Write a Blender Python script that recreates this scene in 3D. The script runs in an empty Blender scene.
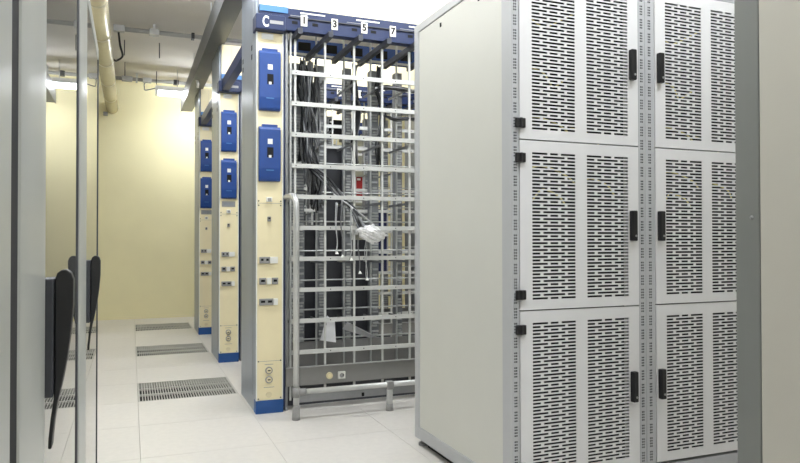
import bpy, bmesh, math, random
from mathutils import Vector, Matrix
random.seed(7)
scene = bpy.context.scene
COL = scene.collection

# ------------------------------------------------------------------ camera, world, exposure
cam_d = bpy.data.cameras.new('camera')
cam = bpy.data.objects.new('camera', cam_d); COL.objects.link(cam)
scene.camera = cam
CAM_F, CAM_YAW, CAM_PITCH, CAM_ROLL, CAM_H = 674.0, 0.379807, 0.012257, -0.001339, 1.0
cam_d.sensor_width = 36.0; cam_d.sensor_fit = 'HORIZONTAL'
cam_d.lens = CAM_F * 36.0 / 800.0
cam_d.clip_start = 0.02
cam.matrix_world = (Matrix.Translation((0, 0, CAM_H)) @ Matrix.Rotation(-CAM_YAW, 4, 'Z')
                    @ Matrix.Rotation(math.pi / 2 + CAM_PITCH, 4, 'X') @ Matrix.Rotation(CAM_ROLL, 4, 'Z'))
world = bpy.data.worlds.new('world'); scene.world = world; world.use_nodes = True
world.node_tree.nodes['Background'].inputs[0].default_value = (0.95, 0.97, 1.0, 1)
world.node_tree.nodes['Background'].inputs[1].default_value = 0.0
vs = scene.view_settings
vs.view_transform = 'Standard'; vs.look = 'None'; vs.gamma = 1.0; vs.use_curve_mapping = False
vs.exposure = 0.14
LAMP = 46.0      # emission strength of the fluorescent tubes

# ------------------------------------------------------------------ materials
def lin(c):
    c /= 255.0
    return c / 12.92 if c <= 0.04045 else ((c + 0.055) / 1.055) ** 2.4
def mat(name, rgb, rough=0.5, metal=0.0, var=0.0, scale=8.0, bump=0.0, spec=None, stretch=None, ior=None, coat=0.0):
    m = bpy.data.materials.new(name); m.use_nodes = True
    nt = m.node_tree; b = nt.nodes['Principled BSDF']
    col = tuple(lin(v) for v in rgb) + (1,)
    b.inputs['Base Color'].default_value = col
    b.inputs['Roughness'].default_value = rough
    b.inputs['Metallic'].default_value = metal
    if ior: b.inputs['IOR'].default_value = ior
    if spec is not None: b.inputs['Specular IOR Level'].default_value = spec
    if coat: b.inputs['Coat Weight'].default_value = coat; b.inputs['Coat Roughness'].default_value = 0.1
    if var or bump:
        tc = nt.nodes.new('ShaderNodeTexCoord'); mp = nt.nodes.new('ShaderNodeMapping')
        if stretch: mp.inputs['Scale'].default_value = stretch
        nz = nt.nodes.new('ShaderNodeTexNoise'); nz.inputs['Scale'].default_value = scale; nz.inputs['Detail'].default_value = 5
        nt.links.new(tc.outputs['Object'], mp.inputs[0]); nt.links.new(mp.outputs[0], nz.inputs['Vector'])
        if var:
            rp = nt.nodes.new('ShaderNodeValToRGB')
            rp.color_ramp.elements[0].position = 0.3; rp.color_ramp.elements[1].position = 0.7
            rp.color_ramp.elements[0].color = tuple(c * (1 - var) for c in col[:3]) + (1,)
            rp.color_ramp.elements[1].color = tuple(min(1, c * (1 + var)) for c in col[:3]) + (1,)
            nt.links.new(nz.outputs['Fac'], rp.inputs[0]); nt.links.new(rp.outputs[0], b.inputs['Base Color'])
        if bump:
            bp = nt.nodes.new('ShaderNodeBump'); bp.inputs['Strength'].default_value = bump; bp.inputs['Distance'].default_value = 0.002
            nt.links.new(nz.outputs['Fac'], bp.inputs['Height']); nt.links.new(bp.outputs[0], b.inputs['Normal'])
    return m
def emit(name, rgb, s):
    m = bpy.data.materials.new(name); m.use_nodes = True
    b = m.node_tree.nodes['Principled BSDF']
    b.inputs['Base Color'].default_value = (0.9, 0.9, 0.9, 1)
    b.inputs['Emission Color'].default_value = tuple(lin(v) for v in rgb) + (1,)
    b.inputs['Emission Strength'].default_value = s
    return m
M = dict(
    tile=mat('floor_tile_laminate', (222, 218, 212), 0.33, var=0.03, scale=30, bump=0.03),
    joint=mat('floor_joint', (150, 146, 138), 0.8, var=0.1),
    wall=mat('yellow_wall_paint', (248, 239, 194), 0.75, var=0.02, scale=3, bump=0.05),
    white_wall=mat('white_wall_paint', (226, 224, 214), 0.8, var=0.02, scale=3),
    ceil=mat('ceiling_paint', (205, 200, 192), 0.85, var=0.03, scale=2),
    cab=mat('cabinet_door_paint', (226, 226, 226), 0.38, var=0.012, scale=20),
    panel=mat('cabinet_side_paint', (209, 209, 201), 0.42, var=0.015, scale=4),
    frame=mat('cabinet_frame_grey', (184, 186, 188), 0.4, var=0.015, scale=15),
    dframe=mat('rear_cabinet_frame_grey', (124, 126, 123), 0.45, var=0.02, scale=15),
    beige=mat('rear_cabinet_side_beige', (190, 187, 176), 0.5, var=0.02, scale=4),
    black=mat('black_plastic', (26, 26, 28), 0.45, var=0.1, scale=40),
    hole=mat('punched_hole_dark', (14, 14, 16), 0.9, var=0.1),
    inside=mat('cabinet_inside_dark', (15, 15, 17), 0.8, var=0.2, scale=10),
    galv=mat('galvanised_steel', (150, 152, 154), 0.36, metal=0.7, var=0.06, scale=25),
    barw=mat('bar_grey_paint', (206, 207, 203), 0.4, var=0.02, scale=30),
    rodg=mat('rod_zinc', (188, 190, 188), 0.35, metal=0.35, var=0.04, scale=30),
    alu=mat('tube_aluminium', (205, 206, 204), 0.3, metal=0.45, var=0.03, scale=30),
    kick=mat('kick_panel_grey', (140, 139, 136), 0.5, var=0.03, scale=20),
    colside=mat('column_side_steel', (152, 160, 172), 0.34, metal=0.55, var=0.04, scale=6, stretch=(1, 1, .2)),
    cream=mat('cream_panel_paint', (240, 228, 188), 0.45, var=0.015, scale=15),
    blue=mat('blue_plastic', (29, 68, 136), 0.42, var=0.05, scale=25),
    dblue=mat('dark_blue_steel', (18, 36, 76), 0.42, var=0.06, scale=20),
    bblue=mat('base_blue_paint', (28, 78, 142), 0.45, var=0.04, scale=20),
    lblue=mat('light_blue_strip', (72, 122, 178), 0.4, var=0.03, scale=20),
    darkm=mat('dark_arm_steel', (66, 68, 74), 0.4, metal=0.4, var=0.1, scale=30),
    tag=mat('tag_card', (228, 224, 212), 0.6, var=0.03, scale=40),
    ink=mat('ink_black', (25, 25, 25), 0.7, var=0.05),
    wtxt=mat('white_lettering', (235, 238, 242), 0.5, var=0.02),
    wplast=mat('white_plastic', (235, 235, 228), 0.4, var=0.02, scale=30),
    gplast=mat('grey_plastic', (150, 150, 148), 0.45, var=0.04, scale=40),
    iv=mat('ivory_plastic', (226, 214, 176), 0.4, var=0.03, scale=40),
    cabl=mat('grey_cable_sheath', (120, 121, 122), 0.5, var=0.1, scale=60),
    cabd=mat('dark_cable_sheath', (52, 53, 56), 0.5, var=0.1, scale=60),
    cabb=mat('black_cable_sheath', (20, 20, 22), 0.5, var=0.1, scale=60),
    yel=mat('yellow_cable_sheath', (214, 200, 130), 0.5, var=0.05, scale=60),
    term=mat('terminal_strip_grey', (186, 188, 188), 0.45, var=0.08, scale=60),
    chan=mat('channel_grey', (142, 145, 148), 0.45, metal=0.15, var=0.05, scale=20, stretch=(1, 1, .2)),
    charc=mat('charcoal_panel', (62, 63, 68), 0.6, var=0.12, scale=10),
    red=mat('red_box_paint', (150, 30, 30), 0.5, var=0.05),
    navy=mat('navy_panel', (34, 38, 78), 0.5, var=0.08),
    wrap=mat('clear_wrap', (232, 232, 232), 0.16, var=0.15, scale=50, bump=0.5, spec=0.9),
    paper=mat('white_paper', (225, 226, 228), 0.6, var=0.03),
    foil=mat('pipe_jacket', (226, 216, 182), 0.24, var=0.03, scale=12, metal=0.1),
    pband=mat('pipe_seam_tape', (186, 178, 150), 0.4, var=0.05),
    glass=mat('smoked_glass', (96, 98, 96), 0.012, ior=1.7, var=0.0),
    bezel=mat('door_bezel_grey', (176, 179, 174), 0.3, var=0.01, scale=6),
    hplate=mat('handle_plate_dark', (58, 60, 66), 0.5, var=0.05, scale=30),
    gvent=mat('grille_steel', (200, 199, 192), 0.45, metal=0.1, var=0.04, scale=30),
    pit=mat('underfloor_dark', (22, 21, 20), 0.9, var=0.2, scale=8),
    tray=mat('tray_steel', (98, 100, 101), 0.42, metal=0.4, var=0.05, scale=4),
    cond=mat('conduit_grey', (168, 168, 166), 0.4, metal=0.3, var=0.05, scale=20),
    house=mat('lamp_housing_white', (235, 235, 230), 0.5, var=0.01),
    lamp=emit('fluorescent_tube', (246, 250, 255), LAMP),
)

# ------------------------------------------------------------------ mesh helpers
class MB:
    def __init__(s): s.v = []; s.f = []
    def box(s, x0, x1, y0, y1, z0, z1):
        n = len(s.v)
        s.v += [(x, y, z) for z in (z0, z1) for y in (y0, y1) for x in (x0, x1)]
        s.f += [tuple(n + i for i in q) for q in ((0, 2, 3, 1), (4, 5, 7, 6), (0, 1, 5, 4), (2, 6, 7, 3), (0, 4, 6, 2), (1, 3, 7, 5))]
        return s
    def prism(s, prof, axis, a, b):
        """profile of (p, q) pairs in the plane perpendicular to axis (0: y,z  1: x,z  2: x,y), swept from a to b"""
        n = len(s.v); k = len(prof)
        for t in (a, b):
            for p, q in prof:
                s.v.append((t, p, q) if axis == 0 else (p, t, q) if axis == 1 else (p, q, t))
        s.f += [tuple(n + i for i in range(k)), tuple(n + k + i for i in reversed(range(k)))]
        s.f += [(n + i, n + (i + 1) % k, n + k + (i + 1) % k, n + k + i) for i in range(k)]
        return s
    def tube(s, pts, r, n=8, caps=True):
        pts = [Vector(p) for p in pts]; base = len(s.v); prev = None
        rs = r if isinstance(r, (list, tuple)) else [r] * len(pts)
        for i, p in enumerate(pts):
            d = (pts[min(i + 1, len(pts) - 1)] - pts[max(i - 1, 0)]).normalized()
            if prev is None:
                a = d.cross(Vector((0, 0, 1)))
                if a.length < 0.1: a = d.cross(Vector((1, 0, 0)))
            else: a = prev - d * prev.dot(d)
            a.normalize(); prev = a; b = d.cross(a)
            for k in range(n):
                t = 2 * math.pi * k / n
                s.v.append(tuple(p + a * rs[i] * math.cos(t) + b * rs[i] * math.sin(t)))
        for i in range(len(pts) - 1):
            for k in range(n):
                s.f.append((base + i * n + k, base + i * n + (k + 1) % n, base + (i + 1) * n + (k + 1) % n, base + (i + 1) * n + k))
        if caps:
            s.f.append(tuple(base + k for k in reversed(range(n))))
            s.f.append(tuple(base + (len(pts) - 1) * n + k for k in range(n)))
        return s
    def mesh(s, name, m, smooth=False):
        me = bpy.data.meshes.new(name); me.from_pydata(s.v, [], s.f)
        bm = bmesh.new(); bm.from_mesh(me); bmesh.ops.recalc_face_normals(bm, faces=bm.faces); bm.to_mesh(me); bm.free()
        if m is not None: me.materials.append(M[m])
        if smooth:
            for p in me.polygons: p.use_smooth = True
        return me
    def build(s, name, m, parent=None, smooth=False, bevel=0, seg=2):
        return obj(name, s.mesh(name, m, smooth), parent, bevel, seg)
def obj(name, me, parent=None, bevel=0, seg=2, loc=None):
    o = bpy.data.objects.new(name, me); COL.objects.link(o)
    if parent is not None: o.parent = parent
    if loc is not None: o.location = loc
    if bevel:
        b = o.modifiers.new('bevel', 'BEVEL'); b.width = bevel; b.segments = seg; b.limit_method = 'ANGLE'; b.angle_limit = 0.6
    return o
def tag(o, label, cat, group=None):
    o['label'] = label; o['category'] = cat
    if group: o['group'] = group
    return o
def thing(name, label, cat, loc=(0, 0, 0), group=None):
    o = bpy.data.objects.new(name, None); COL.objects.link(o); o.location = loc; o.empty_display_size = 0.1
    return tag(o, label, cat, group)
def struct(o): o['kind'] = 'structure'; return o
def box(name, m, parent, x0, x1, y0, y1, z0, z1, bevel=0, seg=2):
    return MB().box(x0, x1, y0, y1, z0, z1).build(name, m, parent, bevel=bevel, seg=seg)
def kids(o): return [c for c in COL.objects if c.parent is o]
def copy_tree(o, parent=None):
    c = o.copy(); COL.objects.link(c); c.parent = parent
    for ch in kids(o): copy_tree(ch, c)
    return c
def letter(txt, size, m, parent, loc, name='lettering', width=None, bold=0.0):
    cu = bpy.data.curves.new(name, 'FONT'); cu.body = txt; cu.size = size; cu.align_x = 'CENTER'; cu.align_y = 'CENTER'; cu.extrude = 0.0006; cu.offset = bold
    t = bpy.data.objects.new(name, cu); COL.objects.link(t)
    me = bpy.data.meshes.new_from_object(t); bpy.data.objects.remove(t)
    me.transform(Matrix.Rotation(math.pi / 2, 4, 'X')); me.materials.clear(); me.materials.append(M[m])
    if width: me.transform(Matrix.Diagonal((width, 1, 1, 1)))
    return obj(name, me, parent, loc=loc)
def spline(pts, n=8):
    P = [Vector(p) for p in pts]; P = [P[0] * 2 - P[1]] + P + [P[-1] * 2 - P[-2]]; out = []
    for i in range(1, len(P) - 2):
        for k in range(n):
            t = k / n; a, b, c, d = P[i - 1:i + 3]
            out.append(0.5 * ((2 * b) + (c - a) * t + (2 * a - 5 * b + 4 * c - d) * t * t + (3 * b - a - 3 * c + d) * t ** 3))
    return out + [P[-2]]

# ------------------------------------------------------------------ room shell
X0, X1, Y0, Y1, ZC = -1.0, 4.4, -2.6, 9.2, 3.06
TX, TY, OX, OY = 0.61, 0.583, 0.044, 3.9
floor = struct(box('floor', 'joint', None, X0, X1, Y0, Y1, -0.12, -0.0362))
tile_me = MB().box(0.0008, TX - 0.0008, 0.0008, TY - 0.0008, -0.035, 0).mesh('floor_tile', 'tile')
grille_cells = {(0, 1), (0, 4), (0, 7)}
for i in range(-2, 8):
    for j in range(-12, 10):
        x, y = OX + i * TX, OY + j * TY
        if (i, j) in grille_cells or x + TX < X0 or x > X1 or y + TY < Y0 or y > Y1: continue
        obj('floor_tile', tile_me, floor, loc=(x, y, 0))
struct(box('ceiling', 'ceil', None, X0, X1, Y0, Y1, ZC, ZC + 0.1))
struct(box('wall_back', 'wall', None, X0 - .1, X1 + .1, Y1, Y1 + 0.1, -0.12, ZC + .1))
struct(box('wall_front', 'white_wall', None, X0 - .1, X1 + .1, Y0 - 0.1, Y0, -0.12, ZC + .1))
struct(box('wall_left', 'white_wall', None, X0 - 0.1, X0, Y0, Y1, -0.12, ZC + .1))
struct(box('wall_right', 'white_wall', None, X1, X1 + 0.1, Y0, Y1, -0.12, ZC + .1))

# floor grilles
def grille(j, label):
    x, y = OX, OY + j * TY
    g = thing('floor_grille', label, 'floor vent', (x, y, 0), 'slotted floor grilles in the aisle')
    b = 0.012; m = MB()
    m.box(0.002, TX - .002, 0.002, b, -.035, 0); m.box(.002, TX - .002, TY - b, TY - .002, -.035, 0)
    m.box(.002, b, b, TY - b, -.035, 0); m.box(TX - b, TX - .002, b, TY - b, -.035, 0)
    m.build('frame', 'gvent', g)
    for k in (1, 2):
        yy = b + (TY - 2 * b) * k / 3
        box('cross_bar', 'gvent', g, b, TX - b, yy - .009, yy + .009, -.012, -0.0006)
    s = MB(); n = 36; p = (TX - 2 * b) / n
    for k in range(1, n): s.box(b + k * p - .003, b + k * p + .003, b, TY - b, -.010, -0.001)
    o = s.build('slat_field', 'gvent', g); o['kind'] = 'stuff'
    box('pit_shade_sheet', 'pit', g, .0125, TX - .0125, .0125, TY - .0125, -.036, -.033)  # black sheet stands for the shaded void under the slats
grille(1, 'nearest slotted metal floor grille, beside the foot of the C column')
grille(4, 'middle slotted metal floor grille, between the second and nearest grilles of the aisle')
grille(7, 'farthest slotted metal floor grille, close to the yellow wall')

# ------------------------------------------------------------------ ceiling lamps
def ceiling_light(x, y, z, label, length=1.25, hang=True, along='x'):
    t = thing('ceiling_light', label, 'light', (x, y, z), 'fluorescent battens')
    h = length / 2; a = (lambda u0, u1, w0, w1, z0, z1, n, m, bv=0: box(n, m, t, u0, u1, w0, w1, z0, z1, bv) if along == 'x' else box(n, m, t, w0, w1, u0, u1, z0, z1, bv))
    a(-h, h, -.06, .06, .02, .075, 'housing', 'house', .004)
    a(-h + .03, h - .03, -.05, .05, -.022, .02, 'diffuser', 'lamp')
    a(-h, -h + .03, -.055, .055, -.025, .02, 'end_cap', 'house'); a(h - .03, h, -.055, .055, -.025, .02, 'end_cap', 'house')
    if hang:
        for u in (-h * .6, h * .6):
            p = (u, 0) if along == 'x' else (0, u)
            MB().tube([(*p, .07), (*p, ZC - z)], .005, 6).build('hanger_rod', 'rodg', t)
    return t
ceiling_light(.89, 8.55, 2.765, 'lit fluorescent batten hanging before the far yellow wall')
ceiling_light(1.9, 6.75, 2.86, 'fluorescent batten over the aisle between second and third frames')
ceiling_light(1.6, 5.0, 2.86, 'fluorescent batten over the aisle between first and second frames')
ceiling_light(1.7, 3.3, 2.86, 'fluorescent batten over the gap between white cabinets and first frame')
ceiling_light(2.0, 1.35, 2.86, 'fluorescent batten over the aisle before the perforated doors')
ceiling_light(.35, 1.2, 2.86, 'fluorescent batten over the aisle beside the glass doors')
ceiling_light(.3, 3.3, 2.86, 'added unseen fill batten over the aisle just before the C column')  # out-of-view batten added as fill for the aisle
ceiling_light(.22, 4.75, 2.86, 'added unseen fill batten over the aisle beside the C column')  # out-of-view batten added to brighten the far wall and floor
ceiling_light(.45, -1.2, 2.86, 'fluorescent batten behind the viewpoint')

# ------------------------------------------------------------------ perforated white server cabinets
DW, DH, DT = 0.547, 0.630, 0.018
ROW_A = ((0, .354), (.411, .596), (.66, 1)); ROW_B = ((0, .185), (.249, .753), (.81, 1))
def door_mesh():
    V = {}; v = []; f = []
    def vid(x, y, z):
        k = (round(x, 5), round(y, 5), round(z, 5))
        if k not in V: V[k] = len(v); v.append(k)
        return V[k]
    vents = ((.053, .246), (.299, .496)); n = 43; z0 = .041; pitch = (DH - .047 - z0) / (n - 1); hh = .0038
    xs = {0, DW}
    for a, b in vents:
        for s in ROW_A + ROW_B: xs |= {round(a + (b - a) * s[0], 5), round(a + (b - a) * s[1], 5)}
    xs = sorted(xs); zs = [0]
    for r in range(n): zs += [z0 + r * pitch - hh, z0 + r * pitch + hh]
    zs.append(DH)
    def hole(i, j):
        if j % 2 == 0 or j >= len(zs) - 1: return False
        r = (j - 1) // 2; xm = (xs[i] + xs[i + 1]) / 2
        for a, b in vents:
            for s in (ROW_A if r % 2 == 0 else ROW_B):
                if a + (b - a) * s[0] < xm < a + (b - a) * s[1]: return True
        return False
    nx, nz = len(xs) - 1, len(zs) - 1; t = .003
    for i in range(nx):
        for j in range(nz):
            if hole(i, j):
                for (p, q, r_, s_) in ((0, 0, 1, 0), (1, 0, 1, 1), (1, 1, 0, 1), (0, 1, 0, 0)):
                    di, dj = {(0, 0, 1, 0): (0, -1), (1, 0, 1, 1): (1, 0), (1, 1, 0, 1): (0, 1), (0, 1, 0, 0): (-1, 0)}[(p, q, r_, s_)]
                    if 0 <= i + di < nx and 0 <= j + dj < nz and hole(i + di, j + dj): continue
                    A = (xs[i + p], zs[j + q]); B = (xs[i + r_], zs[j + s_])
                    f.append((vid(A[0], 0, A[1]), vid(B[0], 0, B[1]), vid(B[0], t, B[1]), vid(A[0], t, A[1])))
            else:
                f.append((vid(xs[i], 0, zs[j]), vid(xs[i + 1], 0, zs[j]), vid(xs[i + 1], 0, zs[j + 1]), vid(xs[i], 0, zs[j + 1])))
    m = MB(); m.v = v; m.f = f                      # folded returns of the sheet
    m.box(0, .002, 0.0002, DT, 0, DH); m.box(DW - .002, DW, 0.0002, DT, 0, DH)
    m.box(.002, DW - .002, 0.0002, DT, 0, .002); m.box(.002, DW - .002, 0.0002, DT, DH - .002, DH)
    me = bpy.data.meshes.new('door'); me.from_pydata(m.v, [], m.f); me.materials.append(M['cab'])
    return me
door_me = door_mesh()
def handle_mesh():
    m = MB(); prof = [(-.0115, -.058), (.0115, -.058), (.0115, .058), (-.0115, .058)]
    m.box(-.0125, .0125, -.022, 0, -.06, .06)
    return m.mesh('handle', 'black')
hand_me = handle_mesh()
keyh_me = MB().tube([(0, -.0245, 0), (0, -.02, 0)], .0045, 10).mesh('key_cap', 'gplast')
hinge_me = MB().box(-.0195, .0195, -.012, 0.004, -.0175, .0175).mesh('hinge', 'black')
pin_me = MB().tube([(0, -.011, -.0175), (0, -.011, .0175)], .0055, 8).mesh('hinge_pin', 'black')
def hole_strip(x, parent, z0, z1, y):
    m = MB(); z = z0; k = 0
    while z < z1:
        for dx in (-.0036, .0036):
            m.box(x + dx - .0024, x + dx + .0024, y - .0004, y + .003, z - .003, z + .003)
        k += 1; z += .0106 if k % 4 else .0222
    o = m.build('punched_holes', 'hole', parent); o['kind'] = 'stuff'
def white_cabinet(x0, hinge_left, pl, pr, label, show_side):
    W = pl + DW + pr + .004; D = 0.92; yF = 2.14; Z0, Z1 = .034, 2.052
    t = thing('server_cabinet', label, 'cabinet', (x0, yF, 0), 'white perforated server cabinets')
    # four posts, top and bottom frame
    box('post', 'frame', t, 0, pl, 0, .075, Z0, Z1, .003); box('post', 'frame', t, W - pr, W, 0, .075, Z0, Z1, .003)
    box('post', 'frame', t, 0, pl + .02, D - .055, D, Z0, Z1, .008, 3); box('post', 'frame', t, W - pr, W, D - .055, D, Z0, Z1, .008, 3)
    box('top_frame', 'frame', t, 0.0004, W - .0004, 0.0004, D - .001, 2.012, Z1 - .0006, .004)
    box('bottom_frame', 'frame', t, 0.0004, W - .0004, 0.0004, D - .001, Z0 + .0006, .094, .004)
    box('side_panel', 'panel', t, .005, .02, .0752, D - .0552, .0942, 2.0118, .002)
    box('side_panel', 'panel', t, W - .02, W - .005, .0752, D - .0552, .0942, 2.0118, .002)
    box('rear_panel', 'panel', t, pl + .02, W - pr, D - .03, D - .015, .094, 2.0118)
    box('post_return', 'panel', t, .0012, .014, .0565, .0752, .0942, 2.0118, .002)
    for y in (.26, .62): 
        for z in (1.974,):
            MB().tube([(.012, y, z - .009), (.012, y, z + .009)], [.011, .011], 10).build('fastener_slot', 'hole', t)
    hole_strip(pl * .5 - .002, t, .12, 2.0, 0); hole_strip(W - pr * .5, t, .12, 2.0, 0)
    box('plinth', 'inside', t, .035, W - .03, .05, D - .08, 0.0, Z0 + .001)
    for fx, fy in ((.03, .04), (W - .03, .04), (.03, D - .04), (W - .03, D - .04)):
        MB().tube([(fx, fy, 0), (fx, fy, .012), (fx, fy, .0125), (fx, fy, Z0 + .001)], [.024, .024, .012, .012], 12).build('levelling_foot', 'gplast', t)
    # inner equipment as one block, near-black for the shade behind the slots
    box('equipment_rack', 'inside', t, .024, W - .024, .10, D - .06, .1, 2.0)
    r = random.Random(int(x0 * 100))
    for (z, a, b) in ((1.86, .05, .3), (1.44, .06, .35), (1.25, .05, .3), (1.16, .08, .24), (1.63, .1, .25), (1.405, .25, .45), (1.21, .3, .48)):
        p = [(pl + a + (b - a) * k / 4, .06 + .02 * math.sin(k * 2 + z * 9), z + .035 * math.sin(k * 1.1 + z * 5)) for k in range(5)]
        MB().tube(spline(p, 4), .003, 6).build('patch_cable', 'yel', t, smooth=True)
    for k, (z, h) in enumerate(((.106, .630), (.740, .629), (1.3725, .638))):
        d = obj('door', door_me, t, loc=(pl + .002, -.002, z)); d.scale = (1, 1, h / DH - .002)
        hx = DW - .034 if hinge_left else .019
        hd = obj('handle', hand_me, d, bevel=.004, loc=(hx, 0, DH / 2 + .0))
        obj('key_cap', keyh_me, d, loc=(hx + .002, 0, DH / 2 - .04))
        for zz in (.052 + .005, DH - .066):
            h_ = obj('hinge', hinge_me, d, bevel=.003, loc=((.0 if hinge_left else DW), 0, zz))
            obj('hinge_pin', pin_me, d, loc=((.0 if hinge_left else DW), 0, zz))
    return t
white_cabinet(1.297, True, .030, .034, 'white perforated-door cabinet whose grey side panel faces the aisle', True)
white_cabinet(1.913, False, .048, .034, 'white perforated-door cabinet beside the grey foreground post, handles on its left', False)

# foreground cabinet at the right edge
t = thing('foreground_cabinet', 'beige cabinet cut by the right image edge, with a grey corner post', 'cabinet', (1.30, 0, 0))
W, Yb, Yf = .62, 1.162, .24
box('corner_post', 'dframe', t, 0, .06, Yb - .066, Yb, .034, 2.05, .004)
box('corner_post', 'dframe', t, 0, .04, Yf, Yf + .075, .034, 2.05, .004)
box('corner_post', 'dframe', t, W - .04, W, Yb - .066, Yb, .034, 2.05, .004); box('corner_post', 'dframe', t, W - .04, W, Yf, Yf + .075, .034, 2.05, .004)
box('side_panel', 'beige', t, -.002, .016, Yf + .0755, Yb - .0675, .094, 2.01, .004)
box('side_panel', 'beige', t, W - .016, W + .002, Yf + .0755, Yb - .0675, .094, 2.01, .004)
box('rear_panel', 'beige', t, .06, W - .04, Yb - .03, Yb - .012, .094, 2.01)
box('front_panel', 'beige', t, .04, W - .04, Yf + .012, Yf + .03, .094, 2.01)
box('top_frame', 'dframe', t, .0005, W - .0005, Yf + .0005, Yb - .0005, 2.0105, 2.0495, .003)
box('bottom_frame', 'dframe', t, .0005, W - .0005, Yf + .0005, Yb - .0005, .0345, .0935, .003)
for fx, fy in ((.03, Yf + .04), (W - .03, Yf + .04), (.03, Yb - .04), (W - .03, Yb - .04)):
    MB().tube([(fx, fy, 0), (fx, fy, .012), (fx, fy, .0125), (fx, fy, .036)], [.024, .024, .012, .012], 12).build('levelling_foot', 'gplast', t)
MB().tube([(-.004, Yb - .045, 1.049), (.002, Yb - .045, 1.049)], [.003, .006], 10).build('rivet', 'gplast', t)

# ------------------------------------------------------------------ left cabinets with smoked glass doors
XL = -0.12
def lever_profile():
    return [(.013, .775), (.013, .940), (.016, .950), (.022, .955), (.029, .955), (.035, .950), (.0385, .940), (.038, .90), (.035, .86), (.030, .82),
            (.024, .785), (.018, .757), (.013, .725), (.0105, .70), (.0095, .684), (.0045, .684), (.005, .70), (.008, .73), (.0115, .757)]
def glass_cabinet(y0, y1, label, edge='hplate', ew=.03):
    t = thing('glass_door_cabinet', label, 'cabinet', (XL, y0, 0), 'glass fronted cabinets on the left')
    L = y1 - y0; H = 1.765
    box('body', 'bezel', t, -.82, -.03, .004, L - .004, .04, H, .004)
    box('plinth', 'inside', t, -.78, -.06, .02, L - .02, 0, .041)
    d = MB(); prof = [(-.026, 0), (-.004, .0), (-.0015, .003), (.0, .015), (.0008, .07), (.003, .14), (.0036, .175), (.0030, .21), (.0005, .236), (-.004, .252), (-.006, .255), (-.026, .255)]
    d.prism([(p, q) for p, q in prof], 2, .05, H - .006)
    dr = d.build('door', 'bezel', t, smooth=False)
    for p in dr.data.polygons: p.use_smooth = len(p.vertices) == 4
    m = dr.modifiers.new('es', 'EDGE_SPLIT'); m.split_angle = 0.5
    box('door_rail', 'bezel', dr, -.026, -.002, .2551, L - ew, .05, .11, .002)
    box('door_rail', 'bezel', dr, -.026, -.002, .2551, L - ew, H - .05, H - .006, .002)
    box('door_edge', edge, dr, -.026, -.0015, L - ew, L - .006, .05, H - .006, .003)
    box('glass_pane', 'glass', dr, -.022, -.004, .2551, L - ew, .11, H - .05)
    box('handle_plate', 'hplate', dr, -.0038, .012, .228, .292, .764, .942, .002)
    lv = MB().prism(lever_profile(), 1, .240, .270).build('handle_lever', 'black', dr, bevel=.002)
    return t
glass_cabinet(-.25, .848, 'sliver of grey cabinet at the extreme left, before the dark gap', 'bezel', .26)
glass_cabinet(.905, 1.868, 'glass-door cabinet with the large black lever handle, nearest full door')
glass_cabinet(1.89, 2.95, 'farther glass-door cabinet ending at the yellow wall, small black lever handle')
tag(box('gap_shade_strip', 'hole', None, XL - .12, XL - .004, .8445, .9045, 0, 1.76), 'upright strip coloured dark for the shaded gap between the two left cabinets', 'gap shade strip')  # dark strip in place of the shade between the cabinets

# ------------------------------------------------------------------ distribution frames (three alike rows)
RX = 0.669
LEV = [.338 + .1834 * k for k in range(10)]
VX = [.231 + .183 * k for k in range(9)]     # uprights, local x
XE = 1.86                                    # right end of the grid, local x
def blue_cover(root, z0, z1):
    w0, w1 = .012, .136; m = MB()
    prof = [(0, z0), (-.02, z0 + .002), (-.026, z0 + .012), (-.034, z0 + .075), (-.034, z1 - .022), (-.026, z1 - .006), (0, z1 - .002)]
    c = m.prism(prof, 0, w0, w1).build('blue_cover', 'blue', root, bevel=.003)
    h = z1 - z0
    box('cover_tab', 'blue', c, w0 + .018, w1 - .016, -.022, 0, z1 - .008, z1 + .010, .002)
    xm = (w0 + w1) / 2
    box('label_patch', 'wplast', c, xm - .014, xm + .014, -.0355, -.033, z0 + h * .67, z0 + h * .67 + .03)
    box('window', 'hole', c, xm - .017, xm + .019, -.0352, -.02, z0 + h * .43, z0 + h * .43 + .058)
    box('window_lever', 'wplast', c, xm - .008, xm + .007, -.0365, -.034, z0 + h * .43 - .002, z0 + h * .43 + .013)
    box('embossed_print', 'lblue', c, xm - .022, xm + .022, -.0343, -.033, z0 + h * .19, z0 + h * .19 + .006)
def outlet_row(root, z, kinds):
    for (x0, x1, kind) in kinds:
        p = box('outlet_plate', 'wplast' if kind != 'g' else 'gplast', root, x0, x1, -.012, 0, z - .019, z + .019, .002)
        n = 2 if (x1 - x0) > .045 else 1
        if kind == 'w': continue
        for k in range(n):
            w = (x1 - x0) / n; a = x0 + w * k
            s = box('socket_face', 'gplast', p, a + .004, a + w - .004, -.0145, -.011, z - .014, z + .016)
            box('socket_slot', 'hole', p, a + .008, a + w - .008, -.0155, -.013, z - .004, z + .009)
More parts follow.
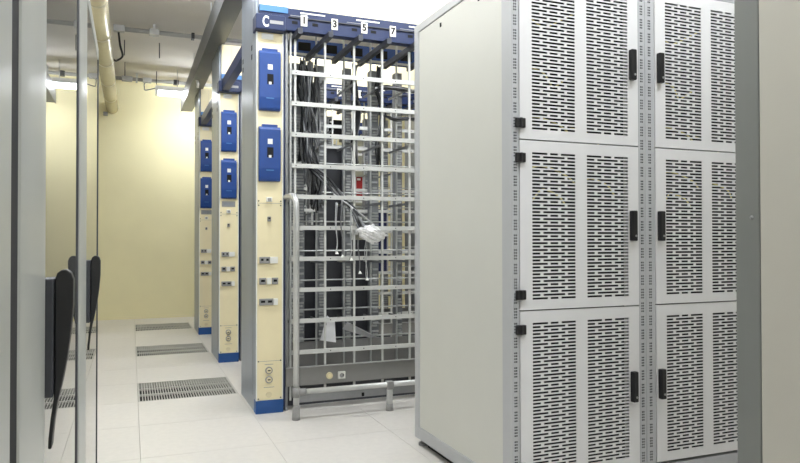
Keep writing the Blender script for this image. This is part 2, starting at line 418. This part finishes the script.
def make_frame(row, letter_txt, label):
    y = 3.91 + 1.749 * row
    t = thing('distribution_frame', label, 'equipment rack', (RX, y, 0), 'blue and cream cable distribution frames')
    # end column
    box('column_body', 'colside', t, 0, .150, .006, .55, 0, 2.597, .002)
    box('column_side_edge', 'galv', t, -.002, 0, .10, .103, .09, 2.597)
    fp = box('front_panel', 'cream', t, .006, .150, 0, .0059, .075, 2.205)
    box('panel_edge', 'wplast', fp, 0, .006, -.006, .0059, .075, 2.205); box('panel_edge', 'wplast', fp, .150, .156, -.006, .0059, .075, 2.205)
    box('panel_seam', 'gplast', fp, .008, .148, -.0008, .0004, .2985, .3005); box('panel_seam', 'gplast', fp, .008, .148, -.0008, .0004, 1.2115, 1.2135)
    box('corner_edge_strip', 'dblue', t, .1562, .166, -.004, .05, .03, 2.2, .001)
    box('column_base', 'bblue', t, -.002, .157, -.008, .06, 0, .075, .002)
    box('name_card', 'wplast', t, .03, .098, -.003, -.0001, 2.165, 2.199)
    if row == 0: blue_cover(t, 1.748, 2.098)
    else:
        blue_cover(t, 1.725, 2.055); p = box('rating_plate', 'gplast', t, .02, .128, -.004, 0, 1.272, 1.318, .001)
        box('plate_print', 'chan', p, .035, .113, -.005, -.0035, 1.284, 1.306)
    blue_cover(t, 1.338, 1.658)
    for (z, w) in ((1.234, .017), (1.121, .010)):
        b = box('switch', 'wplast' if z > 1.2 else 'gplast', t, .074 - w, .074 + w, -.014, 0, z - .014, z + .014, .003)
        box('switch_key', 'gplast' if z > 1.2 else 'hole', b, .074 - w * .6, .074 + w * .6, -.0165, -.013, z - (.01 if z > 1.2 else 0), z + .008)
    outlet_row(t, .883, ((.018, .078, 'g'), (.080, .124, 'w')))
    outlet_row(t, .762, ((.018, .056, 'g'), (.060, .086, 'w'), (.090, .126, 'g')))
    outlet_row(t, .642, ((.018, .098, 'g'), (.100, .124, 'w')))
    for z in (.246, .193):
        s = MB().tube([(.074, 0, z), (.074, -.008, z)], .021, 20).build('round_socket', 'gplast', t)
        MB().tube([(.074, -.0078, z), (.074, -.0092, z)], .015, 16).build('socket_well', 'iv', s)
        box('socket_key', 'hole', s, .066, .082, -.0102, -.009, z - .003, z + .003)
    s = MB().tube([(.074, 0, .107), (.074, -.007, .107)], .017, 20).build('round_cap', 'iv', t)
    box('small_print', 'gplast', t, .045, .105, -.0006, .0003, .147, .150); box('small_print', 'gplast', t, .05, .10, -.0006, .0003, .279, .282)
    for (sx, sz) in ((.014, .30), (.142, .30), (.014, .085), (.142, .085), (.014, 1.225), (.142, 1.225), (.014, 1.2), (.142, 1.2)):
        MB().tube([(sx, 0, sz), (sx, -.004, sz)], .004, 8).build('screw', 'darkm', t)
    for (yy, zz) in ((.16, 2.15), (.16, 2.095), (.50, 2.15), (.50, 2.095)):
        for dy in (0,):
            box('side_slot', 'hole', t, -.0006, .002, yy - .02, yy + .012, zz - .016, zz + .016)
    # head: blue end block, beam, light strip, cream header panels
    eb = box('head_block', 'dblue', t, -.012, .160, -.055, .06, 2.207, 2.296, .006)
    if letter_txt:
        letter(letter_txt, .086, 'wtxt', eb, (.044, -.0555, 2.25), width=.62, bold=.002)
        box('name_strip', 'gplast', eb, .068, .145, -.0566, -.054, 2.243, 2.262)
    box('head_strip', 'lblue', t, .012, .176, -.040, .05, 2.318, 2.3535)
    bm_ = box('front_beam', 'dblue', t, .012, XE + .1, -.034, .03, 2.222, 2.352, .002)
    box('beam_lip', 'darkm', bm_, .18, XE + .1, -.044, -.034, 2.296, 2.302)
    for k in range(14):
        x = .20 + k * .122
        if x < XE: box('beam_slot', 'hole', bm_, x, x + .034, -.0352, -.03, 2.262, 2.280)
    for k in range(5):
        x = .25 + k * .345; box('beam_label', 'tag', bm_, x, x + .15, -.0355, -.03, 2.328, 2.336)
        box('beam_label', 'gplast', bm_, x - .06, x + .05, -.0355, -.03, 2.310, 2.313)
    for x0, x1 in ((.014, .094), (.0945, .178), (.1785, .868), (.8685, 1.96)):
        box('header_panel', 'cream', t, x0, x1 - .0012, -.030, -.022, 2.3535, 2.597)
    bb = box('rear_beam', 'blue', t, .16, XE + .1, .49, .55, 2.235, 2.337)
    box('rear_beam_flange', 'rodg', bb, .16, XE + .1, .47, .49, 2.228, 2.240)
    for k in range(8):
        x = .36 + k * .183; box('beam_opening', 'hole', bb, x, x + .085, .4885, .495, 2.262, 2.318)
    # grid: front bars, rods, rear lattice
    for z in LEV:
        b = MB().box(.20, XE, 0, .012, z - .0125, z + .0125)
        b.build('front_bar', 'barw', t)
    for x in VX:
        MB().box(x - .006, x + .006, .012, .024, .06, 2.188).build('front_rod', 'barw', t)
        MB().tube([(x + .012, .27, .06), (x + .012, .27, 2.30)], .007, 6).build('rear_rod', 'rodg', t)
    hole_m = MB()
    for z in LEV[:]:
        for k in range(8): hole_m.box(.23 + k * .21, .236 + k * .21, -.0008, .002, z - .003, z + .003)
    o = hole_m.build('bar_screws', 'darkm', t); o['kind'] = 'stuff'
    for k in range(10):
        z = .373 + .186 * k
        MB().tube([(.19, .27, z), (XE, .27, z)], .0055, 6).build('rear_cross_rod', 'rodg', t)
    for i, x in enumerate(VX):
        # overhead arm and its number tag
        box('overhead_arm', 'darkm', t, x - .012, x + .016, -.107, .48, 2.188, 2.2215, .001)
        if i < 8:
            g = box('number_tag', 'tag', t, x + .004, x + .042, -.112, -.108, 2.232, 2.296)
            letter(str(2 * i + 1), .056, 'ink', g, (x + .023, -.1128, 2.264), bold=.0022)
            box('tag_stem', 'darkm', t, x + .006, x + .014, -.1075, -.099, 2.221, 2.245)
    box('inner_post', 'galv', t, .172, .186, .01, .06, .0, 2.23); box('inner_post', 'rodg', t, .196, .206, .0, .012, .06, 2.23)
    box('inner_post', 'galv', t, .172, .19, .47, .52, .0, 2.24)
    box('end_post', 'galv', t, XE, XE + .1, .0, .55, .0, 2.24, .002)
    # vertical channels and terminal strips at the back
    rr = random.Random(row + 3)
    for i, x in enumerate(VX[:8]):
        w = (.095, .06, .05, .06, .05, .06, .05, .06)[i]
        box('terminal_channel', 'chan', t, x + .055, x + .055 + w, .40, .46, .14, 2.15, .002)
        s = MB()
        z = .3
        while z < 2.05:
            if rr.random() < .75: s.box(x + .06 + rr.random() * .01, x + .05 + w - rr.random() * .012, .386, .40, z, z + .012)
            z += .019
        o = s.build('terminal_row', 'term', t); o['kind'] = 'stuff'
    for z in LEV[1::2]:
        for x in VX[:8]:
            box('depth_arm', 'galv', t, x + .004, x + .012, .024, .40, z - .034, z - .020)
    box('lower_panel', 'kick', t, .186, XE, .30, .312, .0, .352)
    if row == 0:
        for i in range(4): box('rear_panel', 'charc', t, VX[i] - .06, VX[i] + .085, .50, .512, .14, (1.5, 1.1, 1.62, 1.0)[i])  # dark sheets added as shade behind the channels
    if row:
        for i in range(5): box('rear_panel', 'charc', t, VX[i] - .088, VX[i] + .09, .50, .512, .14, 1.9 if i < 4 else 1.2)  # charcoal sheets stand for the shaded gaps deep in the row
    # kick panel and its sockets
    k = box('kick_panel', 'kick', t, .172, XE + .02, -.004, .012, .142, .246, .002)
    box('kick_lip', 'gplast', k, .172, XE + .02, -.014, .02, .246, .252)
    if row == 0:
        s = MB().tube([(.434, -.004, .190), (.434, -.014, .190)], .020, 20).build('round_socket', 'iv', k)
        MB().tube([(.434, -.0138, .190), (.434, -.016, .190)], .012, 14).build('socket_ring', 'cream', k)
        box('square_socket', 'wplast', k, .486, .532, -.016, -.004, .166, .210, .003)
        MB().tube([(.509, -.0155, .188), (.509, -.0175, .188)], .014, 16).build('socket_ring', 'gplast', k)
        box('socket_key', 'hole', k, .514, .520, -.0182, -.017, .184, .194)
    box('base_shade_block', 'charc', t, .172, XE + .02, .12, .5, .0, .12, .002)  # charcoal block set back, its colour gives the shade under the kick panel
    return t
fr1 = make_frame(0, 'C', 'nearest blue and cream cable frame, its column lettered C')
fr2 = make_frame(1, 'D', 'second blue and cream cable frame, directly behind the C frame')
fr3 = make_frame(2, None, 'third blue and cream cable frame, closest to the yellow wall')

# equipment mounted in the second and third rows, seen through the first
def shelf_unit(row, x0, x1, z0, z1, label, m='charc', y0=.285, y1=.382):
    y = 3.91 + 1.749 * row
    t = thing('equipment_unit', label, 'equipment', (RX, y, 0), 'units inside the cable frames')
    box('unit_case', m, t, x0, x1, y0, y1, z0, z1, .002)
    box('unit_flange', 'term', t, x0 - .012, x0, y0 - .003, y0 + .02, z0, z1); box('unit_flange', 'term', t, x1, x1 + .012, y0 - .003, y0 + .02, z0, z1)
    box('unit_label', 'wplast', t, x0 + .01, x0 + .04, y0 - .0015, y0 + .001, z1 - .03, z1 - .012)
    return t
names = ('upper black', 'lower black', 'tall charcoal')
for k in range(5):
    xa = .262 + .183 * k + .01
    shelf_unit(1, xa, xa + .14, 1.98, 2.10, f'{("first","second","third","fourth","fifth")[k]} black box from the D column, top shelf of second frame', 'hole')
    shelf_unit(1, xa, xa + .14, 1.62 if k % 2 else 1.66, 1.80, f'{("first","second","third","fourth","fifth")[k]} black box from the D column, middle shelf of second frame', 'hole')
for k in range(4):
    xa = .262 + .183 * k + .005
    shelf_unit(1, xa, xa + .15, .34, 1.30 if k % 2 else 1.12, f'{("first","second","third","fourth")[k]} tall dark unit from the D column, low in second frame', 'charc', .466, .496)
shelf_unit(1, 1.19, 1.25, 1.36, 1.56, 'small red box with black base inside the second frame', 'red', .05, .2)
shelf_unit(1, 1.36, 1.50, .70, 1.28, 'navy blue panel at the right inside the second frame', 'navy', .1, .2)
shelf_unit(1, .80, .94, .42, .60, 'low navy panel near the floor inside the second frame', 'navy')

# cables inside the first frame
def cable(name, label, pts, r, m, n=1, spread=.02, seed=1, cat='cable', group=None):
    rr = random.Random(seed)
    t = thing(name, label, cat, pts[0], group); o = Vector(pts[0])
    for k in range(n):
        off = [Vector((rr.uniform(-spread, spread), rr.uniform(-spread, spread), rr.uniform(-spread, spread) * .6)) for _ in pts]
        mm = m if not isinstance(m, tuple) else m[k % len(m)]
        MB().tube(spline([Vector(p) - o + q for p, q in zip(pts, off)], 5), r, 6).build('cable_strand', mm, t, smooth=True)
    return t
yb = 3.91
cable('cable_bundle', 'thick dark grey cable bundle hanging beside the C column behind the bars',
      [(1.04, yb + .2, 2.1), (1.05, yb + .2, 1.9), (1.04, yb + .19, 1.65), (1.05, yb + .18, 1.4), (1.07, yb + .2, 1.2)], .006, ('cabl', 'cabd', 'cabl', 'chan', 'cabb'), 26, .055, 3)
cable('cable_bundle', 'grey cable bundle running diagonally down to the clear plastic wrap',
      [(1.0, yb + .12, 1.66), (1.02, yb + .09, 1.46), (1.10, yb + .05, 1.36), (1.19, yb + .03, 1.26), (1.26, yb - .005, 1.17), (1.30, yb - .04, 1.08), (1.325, yb - .05, 1.05)], .006, ('cabl', 'cabd', 'chan', 'cabd'), 16, .02, 5)
cable('cable_bundle', 'thin pale cable slanting above the clear plastic wrap',
      [(1.14, yb + .02, 1.28), (1.24, yb - .01, 1.20), (1.34, yb - .02, 1.12), (1.385, yb - .02, 1.09)], .004, 'term', 2, .004, 8)
for k, (x, z, h) in enumerate(((1.145, 1.22, .30), (1.18, 1.24, .34), (1.235, 1.2, .32), (1.29, 1.1, .3), (1.335, 1.02, .26))):
    w = cable('loose_wire', ('first', 'second', 'third', 'fourth', 'fifth')[k] + ' loose hanging wire from the left below the diagonal bundle',
          [(x, yb - .02, z), (x - .012, yb - .03, z - h * .4), (x - .004, yb - .03, z - h * .8), (x - .008, yb - .03, z - h)], .0025, 'cabl' if k % 2 else 'term', 2, .006, 20 + k, 'wire', 'loose wires')
    c = (-.008, -.03, -h); MB().tube([(c[0], c[1], c[2] + .012), (c[0], c[1], c[2] - .004)], [.003, .012], 8).build('wire_plug', 'wplast', w)
for k, x in enumerate((1.0, 1.36, 1.53)):
    cable('cable_bundle', ('left', 'middle', 'right')[k] + ' upright cable group at the top of the C frame',
          [(x + .02, yb + .33, 2.16), (x + .0, yb + .33, 2.0), (x + .03, yb + .32, 1.85), (x + .01, yb + .34, 1.65), (x + .02, yb + .34, 1.5)], .006, ('cabd', 'cabl', 'cabb'), 7, .022, 40 + k)
cable('cable_bundle', 'black cable tangle over the second bar at the right of the C frame',
      [(1.47, yb + .06, 1.78), (1.53, yb + .02, 1.755), (1.60, yb + .02, 1.765), (1.68, yb + .04, 1.77), (1.78, yb + .05, 1.76)], .006, ('cabd', 'cabl'), 8, .015, 50)
cable('cable_bundle', 'black cable tangle over the top bar at the right of the C frame',
      [(1.43, yb + .06, 1.95), (1.5, yb + .03, 1.955), (1.58, yb + .03, 1.95), (1.68, yb + .04, 1.945), (1.78, yb + .05, 1.95)], .006, ('cabd', 'cabl', 'term'), 8, .018, 51)

# clear plastic wrap at the end of the bundle
def wrap_mesh():
    bm = bmesh.new(); bmesh.ops.create_icosphere(bm, subdivisions=4, radius=1)
    rr = random.Random(4)
    for v in bm.verts:
        x, y, z = v.co
        taper = 1 - .62 * max(0, x) ** 1.6 - .12 * max(0, -x)
        n = .10 * math.sin(9 * x + 5 * z) * math.cos(8 * y + 3 * x) + .07 * math.sin(17 * z + 11 * x) + rr.uniform(-.03, .03)
        n += .16 * math.sin(5.3 * x + 2.1) * math.sin(4 * z + 6 * y) + rr.uniform(-.06, .06)
        v.co = Vector((x * .098 * (1 + .12 * math.sin(6 * z)), y * .042 * taper * (1 + n), z * .050 * taper * (1 + n) - .008 * x))
    me = bpy.data.meshes.new('plastic_wrap'); bm.to_mesh(me); bm.free(); me.materials.append(M['wrap'])
    return me
w = obj('plastic_wrap', wrap_mesh(), None, loc=(1.358, yb - .055, 1.036)); w.rotation_euler = (0, .06, 0)
tag(w, 'crumpled clear plastic wrap over the cable end at the bars', 'plastic wrap')

# white folded papers lying low inside the frame
def paper(x, y, z, label, verts):
    me = MB(); me.v = [tuple(p) for p in verts]; me.f = [(0, 1, 2, 3), (3, 2, 5, 4)] if len(verts) == 6 else [(0, 1, 2, 3)]
    o = obj('paper_sheet', me.mesh('paper_sheet', 'paper'), None, loc=(x, y, z))
    s = o.modifiers.new('solid', 'SOLIDIFY'); s.thickness = .002
    tag(o, label, 'paper')
paper(1.07, yb + .085, .37, 'folded white sheet standing low inside the C frame', [(0, 0, .02), (.10, .0, .0), (.11, .06, .12), (.06, .06, .16), (.12, .1, .03), (.13, .1, .03)][:4])
paper(1.25, yb + .10, .37, 'white sheet sloping low inside the C frame beside the folded one', [(0, 0, .12), (.19, .0, .02), (.17, .08, .005), (-.01, .08, .07)])

# tube guard in front of the first frame
t = thing('guard_rail', 'pale tubular guard rail standing before the C frame', 'guard rail', (.856, 3.705, 0))
r = .019
pts = [(0, 0, .055), (0, 0, 1.18)] + [(-.007 * (1 - math.cos(a)), .07 * (1 - math.cos(a)), 1.18 + .07 * math.sin(a)) for a in (0.3, .6, .9, 1.2, 1.57)] + [(-.010, .12, 1.25), (-.014, .206, 1.25)]
MB().tube(pts, r * .9, 14).build('upright_tube', 'alu', t, smooth=True)
MB().tube([(0, 0, 0), (0, 0, .02), (0, 0, .075), (0, 0, .08)], [.023, .022, .019, .018], 14).build('rubber_foot', 'gplast', t, smooth=True)
MB().tube([(0, 0, .152), (1.75, 0, .152)], .016, 12).build('rail_tube', 'alu', t, smooth=True)
box('rail_flat', 'galv', t, .0, 1.75, .004, .012, .092, .140)
MB().tube([(.0, 0, .152), (.055, 0, .152)], .020, 12).build('rail_clamp', 'gplast', t, smooth=True)
MB().tube([(0, 0, .125), (0, 0, .18)], .022, 12).build('rail_clamp', 'gplast', t, smooth=True)
for x in (.556, 1.25):
    MB().tube([(x, 0, .03), (x, 0, .168)], .0185, 14).build('leg', 'alu', t, smooth=True)
    MB().tube([(x, 0, 0), (x, 0, .018), (x, 0, .042)], [.023, .022, .019], 14).build('rubber_foot', 'gplast', t, smooth=True)
    box('leg_bracket', 'gplast', t, x - .021, x + .021, -.022, .022, .125, .172, .004)
box('rail_stop', 'hole', t, .385, .398, -.004, .003, .098, .118)

# blue tie beams joining the rows
for k in range(2):
    y = 3.91 + 1.749 * k
    t = tag(box('tie_beam', 'dblue', None, RX + .012, RX + .07, y + .552, y + 1.692, 2.215, 2.30, .003),
            ('blue tie beam between the C column and the second column', 'blue tie beam between the second and third columns')[k], 'beam', 'blue tie beams')
# overhead tray
t = thing('cable_tray', 'long grey overhead tray running above the column tops', 'cable tray', (RX, 3.905, 2.6))
box('tray_bottom', 'tray', t, -.098, .03, 0, 4.845, .0, .006); box('tray_side', 'tray', t, -.102, -.096, 0, 4.845, -.012, .16); box('tray_side', 'tray', t, .03, .036, 0, 4.845, .0, .16)
box('tray_joint', 'darkm', t, -.096, -.002, 3.0, 3.006, -.0015, 0); box('tray_end', 'tray', t, -.096, .03, 4.839, 4.845, .006, .16)
for y in (.3, 2.1, 3.8):
    MB().tube([(-.03, y, .006), (-.03, y, ZC - 2.6)], .006, 6).build('hanger_rod', 'rodg', t)
MB().tube([(-.06, 3.1, .0), (-.05, 3.1, -.04), (-.05, 3.14, -.06)], .012, 8).build('small_lamp', 'wplast', t)

# insulated pipe
t = thing('insulated_pipe', 'cream jacketed pipe running along the ceiling to the far wall', 'pipe', (-.225, 0, 2.66))
MB().tube([(0, 1.0, 0), (0, 9.2, 0)], .072, 24).build('pipe_jacket', 'foil', t, smooth=True)
for k in range(9): MB().tube([(0, 1.6 + .85 * k, 0), (0, 1.64 + .85 * k, 0)], .0735, 24).build('seam_band', 'pband', t, smooth=True)
for y in (3.0, 5.6, 8.2): MB().tube([(0, y, .07), (0, y, ZC - 2.66)], .006, 6).build('hanger_rod', 'rodg', t)
box('pipe_bracket', 'cond', t, -.10, -.05, 9.14, 9.2, -.10, -.06)

# conduits with fittings
def conduit(y, z, xa, label, boxes, drop=None):
    t = thing('ceiling_conduit', label, 'conduit', (xa, y, z), 'ceiling conduits')
    MB().tube([(0, 0, 0), (X1 - xa, 0, 0)], .022, 10).build('conduit_tube', 'cond', t, smooth=True)
    MB().tube([(0, .05, .02), (X1 - xa, .05, .02)], .012, 8).build('conduit_tube', 'cond', t, smooth=True)
    for (x, w, m) in boxes: box('junction_box', m, t, x - xa - w / 2, x - xa + w / 2, -.035, .035, -.03, .03, .004)
    for k in range(6): box('conduit_clip', 'rodg', t, .35 + .62 * k, .37 + .62 * k, -.026, .07, -.026, ZC - z)
    return t
conduit(6.85, 2.99, -.16, 'nearer pair of ceiling conduits crossing above the aisle', ((-.11, .10, 'cond'), (.20, .09, 'cond'), (.555, .03, 'black')))
conduit(8.92, 2.985, -.30, 'farther pair of ceiling conduits just before the yellow wall', ((-.05, .12, 'cond'), (.18, .10, 'cond'), (.52, .06, 'black')))
cable('hanging_cable', 'black cable drooping from the nearer conduit to the pipe', [(-.10, 6.84, 2.95), (-.09, 6.84, 2.83), (-.085, 6.82, 2.74), (-.11, 6.8, 2.68), (-.16, 6.78, 2.67)], .010, 'cabb')
cable('hanging_cable', 'white cable loop at the left end of the lit batten', [(.22, 8.9, 2.96), (.16, 8.85, 2.93), (.14, 8.75, 2.87), (.18, 8.6, 2.80), (.30, 8.55, 2.83)], .006, 'cabl')
for k, (x, y) in enumerate(((-.068, 7.47), (.27, 7.45), (.284, 8.72), (-.071, 8.4))):
    o = MB().tube([(0, 0, 0), (0, 0, ZC - 2.9)], .0055, 6).build('ceiling_rod', 'darkm'); o.location = (x, y, 2.9)
    tag(o, ('threaded ceiling rod nearest the drooping black cable', 'threaded ceiling rod mid-aisle, between the two conduits', 'threaded ceiling rod crossing the far conduit, above the lit batten', 'threaded ceiling rod near the pipe at the far conduit')[k], 'rod', 'threaded rods')
